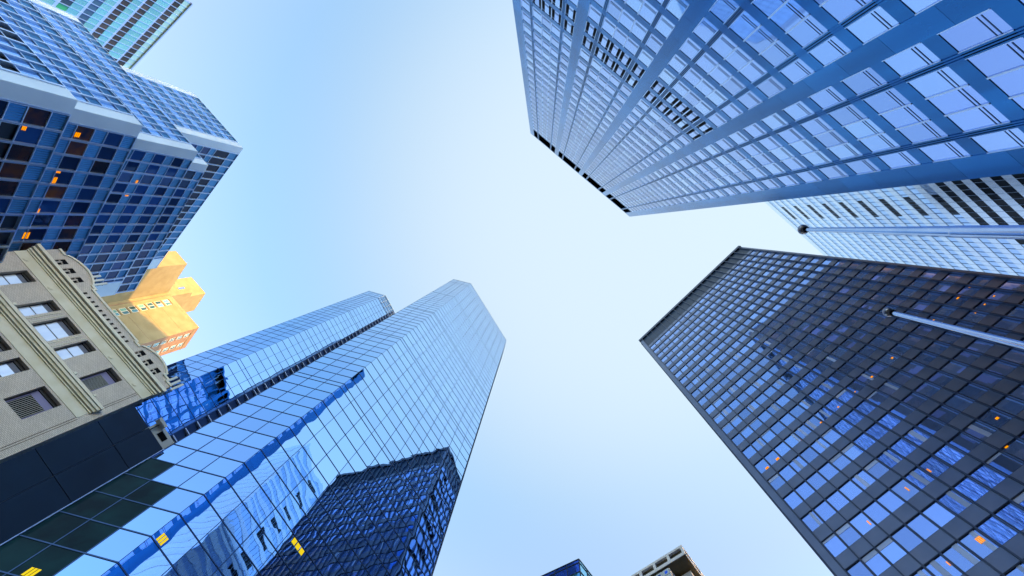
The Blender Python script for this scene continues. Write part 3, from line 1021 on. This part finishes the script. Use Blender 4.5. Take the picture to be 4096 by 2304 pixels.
    # main cornice: stacked projecting mouldings
    def mould(z_list, name, u0=-0.02, u1=W + 0.02):
        mb = MB()
        for z0, z1, d, m in z_list:
            f.box(mb, u0 - d * 0.6, u1 + d * 0.6, z0, z1, -0.1, d, m)
        return mb.build(name, t)
    mould([(51.30, 51.48, 0.16, 'cream'), (51.49, 51.72, 0.30, 'cream'), (51.73, 51.80, 0.26, 'seam'), (51.81, 52.12, 0.48, 'cream'), (52.13, 52.2, 0.50, 'seam'), (52.21, 52.62, 0.72, 'cream_light')], 'main_cornice')
    mould([(49.95, 51.29, 0.05, 'cream')], 'frieze')
    for u in (2.0, 6.2, 16.6, 20.8):
        mb = MB()
        for r0, d in ((0.30, 0.09), (0.22, 0.12)):
            ring = [(u + r0 * math.cos(2 * math.pi * k / 20), 50.45 + r0 * math.sin(2 * math.pi * k / 20)) for k in range(20)]
            mb.poly([f.pt(a, b, d) for a, b in ring], 'cream')
            for k in range(20):
                a, b = ring[k], ring[(k + 1) % 20]
                mb.poly([f.pt(*a, 0.05), f.pt(*b, 0.05), f.pt(*b, d), f.pt(*a, d)], 'cream')
        mb.build('medallion', t)
    mould([(42.95, 44.15, 0.05, 'cream'), (44.16, 44.3, 0.18, 'cream'), (44.31, 44.36, 0.16, 'seam'), (44.37, 44.62, 0.34, 'cream'), (44.63, 44.9, 0.52, 'cream'), (44.91, 44.96, 0.47, 'seam'), (44.97, 45.3, 0.60, 'cream_light')], 'lower_cornice', 0.9, W - 0.9)
    for u in (5.4, 2.3, 14.9, 17.6):
        mb = MB(); f.boxc(mb, u - 0.14, u + 0.14, 45.31, 45.6, 0.2, 0.62, 'cream_light'); mb.build('floodlight', t)
    # brick panels: thin string courses and quoin grooves
    for u in (0.72, 0.95):
        mb = MB(); f.box(mb, u - 0.02, u + 0.02, 20, 42.9, 0.0, 0.035, 'seam'); mb.build('groove', t)
        mb = MB(); f.box(mb, u - 0.02, u + 0.02, 45.4, 49.9, 0.0, 0.035, 'seam'); mb.build('groove', t)
    for u in (9.3, 9.75, 12.75, 13.2):
        mb = MB(); f.box(mb, u - 0.04, u + 0.04, 45.9, 49.6, 0.0, 0.05, 'cream'); mb.build('pilaster_strip', t)
    # small dentil slots and arch panels
    for k in range(12):
        u = 7.54 + 0.695 * k
        mb = MB(); f.quad(mb, u - 0.17, u + 0.17, 53.0, 53.8, 0.036, 'black'); f.quad(mb, u - 0.17, u - 0.08, 53.0, 53.8, 0.04, 'side_wall'); mb.build('slot_opening', t)
    for u0, zz in ((4.08, 52.95), (18.7, 53.0)):
        for du in (-1.42, 0, 1.42):
            mb = MB()
            f.quad(mb, u0 + du - 0.42, u0 + du + 0.42, zz, zz + 1.55, 0.036, 'black')
            f.quad(mb, u0 + du + 0.3, u0 + du + 0.42, zz, zz + 1.55, 0.04, 'side_wall')
            f.box(mb, u0 + du - 0.42, u0 + du + 0.42, zz + 0.75, zz + 0.92, 0.036, 0.06, 'side_wall')
            f.box(mb, u0 + du - 0.08, u0 + du + 0.08, zz + 0.1, zz + 1.0, 0.036, 0.06, 'tan_brick')
            mb.build('pierced_panel', t)
    # windows
    for ri, (a, b) in enumerate(rows[:2]):
        for ci, (c0, c1) in enumerate(cols if ri == 0 else cols2):
            grille = (ci == 0)
            fm = MB()
            f.quad(fm, c0, c1, a, b, -0.54, 'win_frame')
            f.box(fm, c0, c0 + 0.09, a, b, -0.54, -0.44, 'win_frame'); f.box(fm, c1 - 0.09, c1, a, b, -0.54, -0.44, 'win_frame')
            f.box(fm, c0, c1, b - 0.35, b, -0.54, -0.42, 'win_frame')
            wo = fm.build('window', t)
            if grille:
                m = MB(); f.quad(m, c0 + 0.1, c1 - 0.1, a + 0.02, b - 0.4, -0.50, 'violet'); m.build('panel', wo)
                m = MB()
                n = 11
                ga, gb = c0 + 0.25, c1 - 0.25
                z1 = b - 1.15
                f.quad(m, ga, gb, a + 0.1, z1, -0.485, 'black')
                for k in range(n):
                    u = ga + (gb - ga) * (k + 0.5) / n
                    f.box(m, u - 0.016, u + 0.016, a + 0.1, z1, -0.485, -0.46, 'antenna')
                m.build('grille', wo)
            else:
                um = c0 + (c1 - c0) * 0.5
                zmid = a + (b - a) * 0.42
                m = MB()
                f.quad(m, c0 + 0.12, c1 - 0.12, a + 0.05, zmid - 0.06, -0.49, 'shade_glass')
                f.quad(m, c0 + 0.12, c1 - 0.12, zmid + 0.06, b - 0.95, -0.49, 'shade_glass')
                m.build('pane', wo)
                m = MB(); f.quad(m, c0 + 0.12, c1 - 0.12, b - 0.93, b - 0.4, -0.49, 'blackglass'); m.build('transom_light', wo)
    return f
TF = tan_building()

def antenna(base_u, z, label, n, lean):
    p = TF.pt(base_u, z, -0.9)
    t = empty('antenna_cluster', p, label, 'antenna', None)
    mb = MB()
    mb.tube([p, (p[0], p[1], z + 2.6)], [0.05, 0.05], 'dark_metal', 8)
    mb.build('mast', t)
    for k in range(n):
        q = TF.pt(base_u - 0.55 + 0.55 * k, z, -0.5)
        m = MB()
        TF.boxc(m, base_u - 0.7 + 0.62 * k, base_u - 0.42 + 0.62 * k, z + 0.9, z + 3.0, -0.75, -0.6, 'antenna')
        m.build('panel', t)
    m = MB()
    for k in range(3):
        m.tube([TF.pt(base_u - 0.7, z + 1.2 + 0.6 * k, -0.85), TF.pt(base_u + 0.8, z + 1.2 + 0.6 * k, -0.85)], [0.03, 0.03], 'dark_metal', 6)
        m.tube([p, TF.pt(base_u + 0.8 - 0.5 * k, z + 1.2 + 0.6 * k, -0.85)], [0.025, 0.025], 'dark_metal', 6)
    m.build('bracket', t)
antenna(0.35, 53.6, 'white panel antennas on a bracket at the lower end of the brick parapet', 3, 0)
antenna(17.2, 54.9, 'white panel antenna cluster behind the upper arched gable of the brick parapet', 3, 0)

# ------------------------------------------------------------------ navy podium
def podium_wall():
    A = (-27.04, 15.86)
    q = (A[0] - 0.489 * 3.75, A[1] - 0.872 * 3.75)
    f = Face(A, q)
    H = 30.6
    t = empty('podium', (A[0], A[1], 0), 'low podium of dark navy panels between the mirror tower and the brick building', 'building')
    mb = MB()
    mb.prism([f.pt(0, 0, -0.08)[:2], f.pt(f.W - 0.01, 0, -0.08)[:2], f.pt(f.W - 0.01, 0, -14)[:2], f.pt(0, 0, -14)[:2]], 0, H - 0.3, 'side_wall')
    mb.build('wall', t)
    zs = [H, 27.9, 24.2, 20.5, 16.8, 13.1, 9.4, 5.0]
    for i in range(len(zs) - 1):
        for a, b in ((0.0, f.W * 0.5 - 0.012), (f.W * 0.5 + 0.012, f.W)):
            mb = MB(); f.box(mb, a, b, zs[i + 1] + 0.05, zs[i], -0.08, 0.0, 'navy_panel'); mb.build('panel', t)
    mb = MB(); f.box(mb, -0.02, 0.03, 0, H, -0.05, 0.06, 'steel_light'); mb.build('edge_trim', t)
    mb = MB(); f.box(mb, 0.0, 1.9, H - 0.02, H + 1.3, -1.5, -0.3, 'white_frame'); f.quad(mb, 0.5, 1.2, H + 0.5, H + 1.0, -0.28, 'black'); mb.build('roof_upstand', t)
    p = f.pt(1.7, H, -0.2)
    l = empty('floodlight', p, 'white floodlight on the edge of the navy podium roof', 'lamp')
    mb = MB(); f.boxc(mb, 1.3, 2.1, H + 0.9, H + 1.15, -0.25, 0.15, 'white_frame'); mb.build('housing', l)
    mb = MB(); mb.tube([p, f.pt(1.7, H + 0.95, -0.15)], [0.05, 0.05], 'dark_metal', 8); mb.build('bracket', l)
podium_wall()

# ------------------------------------------------------------------ two low tops at the bottom edge
def blue_corner():
    c = (5.38, 46.08); H = 60.0
    l = (c[0] - 0.868 * 14, c[1] + 0.497 * 14); r = (c[0] + 0.598 * 12, c[1] + 0.802 * 12)
    f = Face(c, l); g = Face(c, r)
    t = empty('glass_building', (*c, 0), 'deep blue glass corner of a building peeking up at the bottom edge', 'building')
    mb = MB(); mb.prism([off(c, (0, 1), 0.15), off(l, (0, 1), 0.15), off(off(c, (0, 1), 0.15), (-0.4, 0.9), 16), off(r, (0, 1), 0.15)], 0, H - 0.05, 'navy_panel'); mb.build('core', t)
    zs = [H, 59.35, 57.7, 56.1, 54.4, 52.7, 51]
    for face, mt, w_, n in ((f, 'deep_blue', 1.9, 7), (g, 'cyan_glass', 1.9, 6)):
        for i in range(len(zs) - 1):
            for k in range(n):
                m = mt
                if mt == 'deep_blue' and i >= 2 and k < 1: m = 'cyan_glass'
                mb = MB(); face.quad(mb, k * w_, (k + 1) * w_, zs[i + 1], zs[i], 0, m, jit=0.006); mb.build('glass_pane', t)
        for z in zs:
            mb = MB(); face.box(mb, 0, n * w_, z - 0.05, z + 0.05, 0, 0.08, 'dark_line'); mb.build('transom', t)
        for k in range(n + 1):
            mb = MB(); face.box(mb, k * w_ - 0.05, k * w_ + 0.05, 30, H, 0, 0.08, 'dark_line'); mb.build('mullion', t)
blue_corner()

def beige_block():
    c = (27.45, 61.64); H = 85.0
    a = Vector((-0.792, 0.610)); b = Vector((0.591, 0.807))
    l = off(c, a, 20); r = off(c, b, 12)
    f = Face(c, l); g = Face(c, r, toward=(60, 50))
    t = empty('concrete_building', (*c, 0), 'pale beige concrete building with an open roof frame at the bottom edge', 'building')
    mb = MB()
    ci = off(off(c, a, 4.6), b, 0.5)
    mb.prism([off(off(c, a, 4.0), b, 0.3), off(off(c, a, 20), b, 0.3), off(off(c, a, 20), b, 12), off(off(c, a, 1.0), b, 12), off(off(c, a, 1.0), b, 3), off(off(c, a, 4.0), b, 3)], 0, H - 3, 'beige')
    mb.build('wall', t)
    mb = MB()
    for face, L_ in ((f, 20), (g, 12)):
        face.box(mb, 0, L_, 84.5, 85, -0.5, 0, 'beige')
        face.box(mb, 0, L_, 82.5, 83.2, -0.5, 0, 'beige')
        u = 0
        while u < L_:
            face.box(mb, u, u + (0.42 if u == 0 else 0.55), 83.2, 84.5, -0.5, -0.003, 'beige')
            u += 3.2 if u else 3.15
    mb.build('roof_frame', t)
    mb = MB(); f.quad(mb, 0.3, 20, 83.0, 84.8, -0.6, 'seam'); g.quad(mb, 0.3, 12, 83.0, 84.8, -0.6, 'seam')
    mb.build('roof_screen', t)
    mb = MB()
    P = lambda x, y, z: (c[0] + a.x * x + b.x * y, c[1] + a.y * x + b.y * y, z)
    mb.poly([P(0.1, 0.1, 82.48), P(19, 0.1, 82.48), P(19, 11.5, 82.48), P(0.1, 11.5, 82.48)], 'soffit')
    mb.build('soffit', t)
    for k in range(8):
        for j in range(4):
            u = 4.2 + 1.5 * k
            z1 = 82.0 - 1.5 * j
            fr = MB(); f.box(fr, u, u + 1.3, z1 - 1.25, z1, -0.35, 0.1 - 0.3, 'white_frame'); o = fr.build('window', t)
            m = MB(); f.quad(m, u + 0.35, u + 0.95, z1 - 1.0, z1 - 0.35, -0.19, 'deep_blue'); m.build('pane', o)
beige_block()

# ------------------------------------------------------------------ flagpoles
def flagpole(x, y, h, rad, ball, label):
    t = empty('flagpole', (x, y, 0.0), label, 'flagpole', 'flagpoles at the right edge')
    mb = MB(); mb.tube([(x, y, 0), (x, y, 0.5), (x, y, 0.52)], [0.22, 0.22, 0.12], 'pole', 24); mb.build('base', t)
    mb = MB()
    mb.tube([(x, y, z) for z, _ in rad], [r for _, r in rad], 'pole', 28)
    o = mb.build('pole', t)
    for p in o.data.polygons: p.use_smooth = True
    mb = MB()
    seg = 24
    for i in range(12):
        for k in range(seg):
            q = []
            for a, b in ((i, k), (i, k + 1), (i + 1, k + 1), (i + 1, k)):
                th = math.pi * a / 12; ph = 2 * math.pi * b / seg
                q.append((x + ball * math.sin(th) * math.cos(ph), y + ball * math.sin(th) * math.sin(ph), h + ball * math.cos(th)))
            if i == 0: q = q[1:] if False else [q[0], q[2], q[3]]
            elif i == 11: q = q[:3]
            mb.poly(q, 'bronze')
    o = mb.build('finial', t)
    me = o.data
    for p in me.polygons: p.use_smooth = True
    mb = MB(); mb.tube([(x, y, h - ball * 1.25), (x, y, h - ball * 0.8)], [ball * 0.62, ball * 0.5], 'black', 20); mb.build('collar', t)
flagpole(5.65, 0.07, 12.0, [(0.5, 0.115), (7.2, 0.085), (8.3, 0.082), (8.32, 0.076), (10.0, 0.058), (11.9, 0.040)], 0.108,
         'thick tapering steel flagpole with a bronze ball, in front of the pale banded tower')
flagpole(7.61, 1.87, 12.0, [(0.5, 0.085), (8.6, 0.062), (10.2, 0.052), (11.9, 0.044)], 0.110,
         'thin bright steel flagpole with a bronze ball, in front of the charcoal tower')
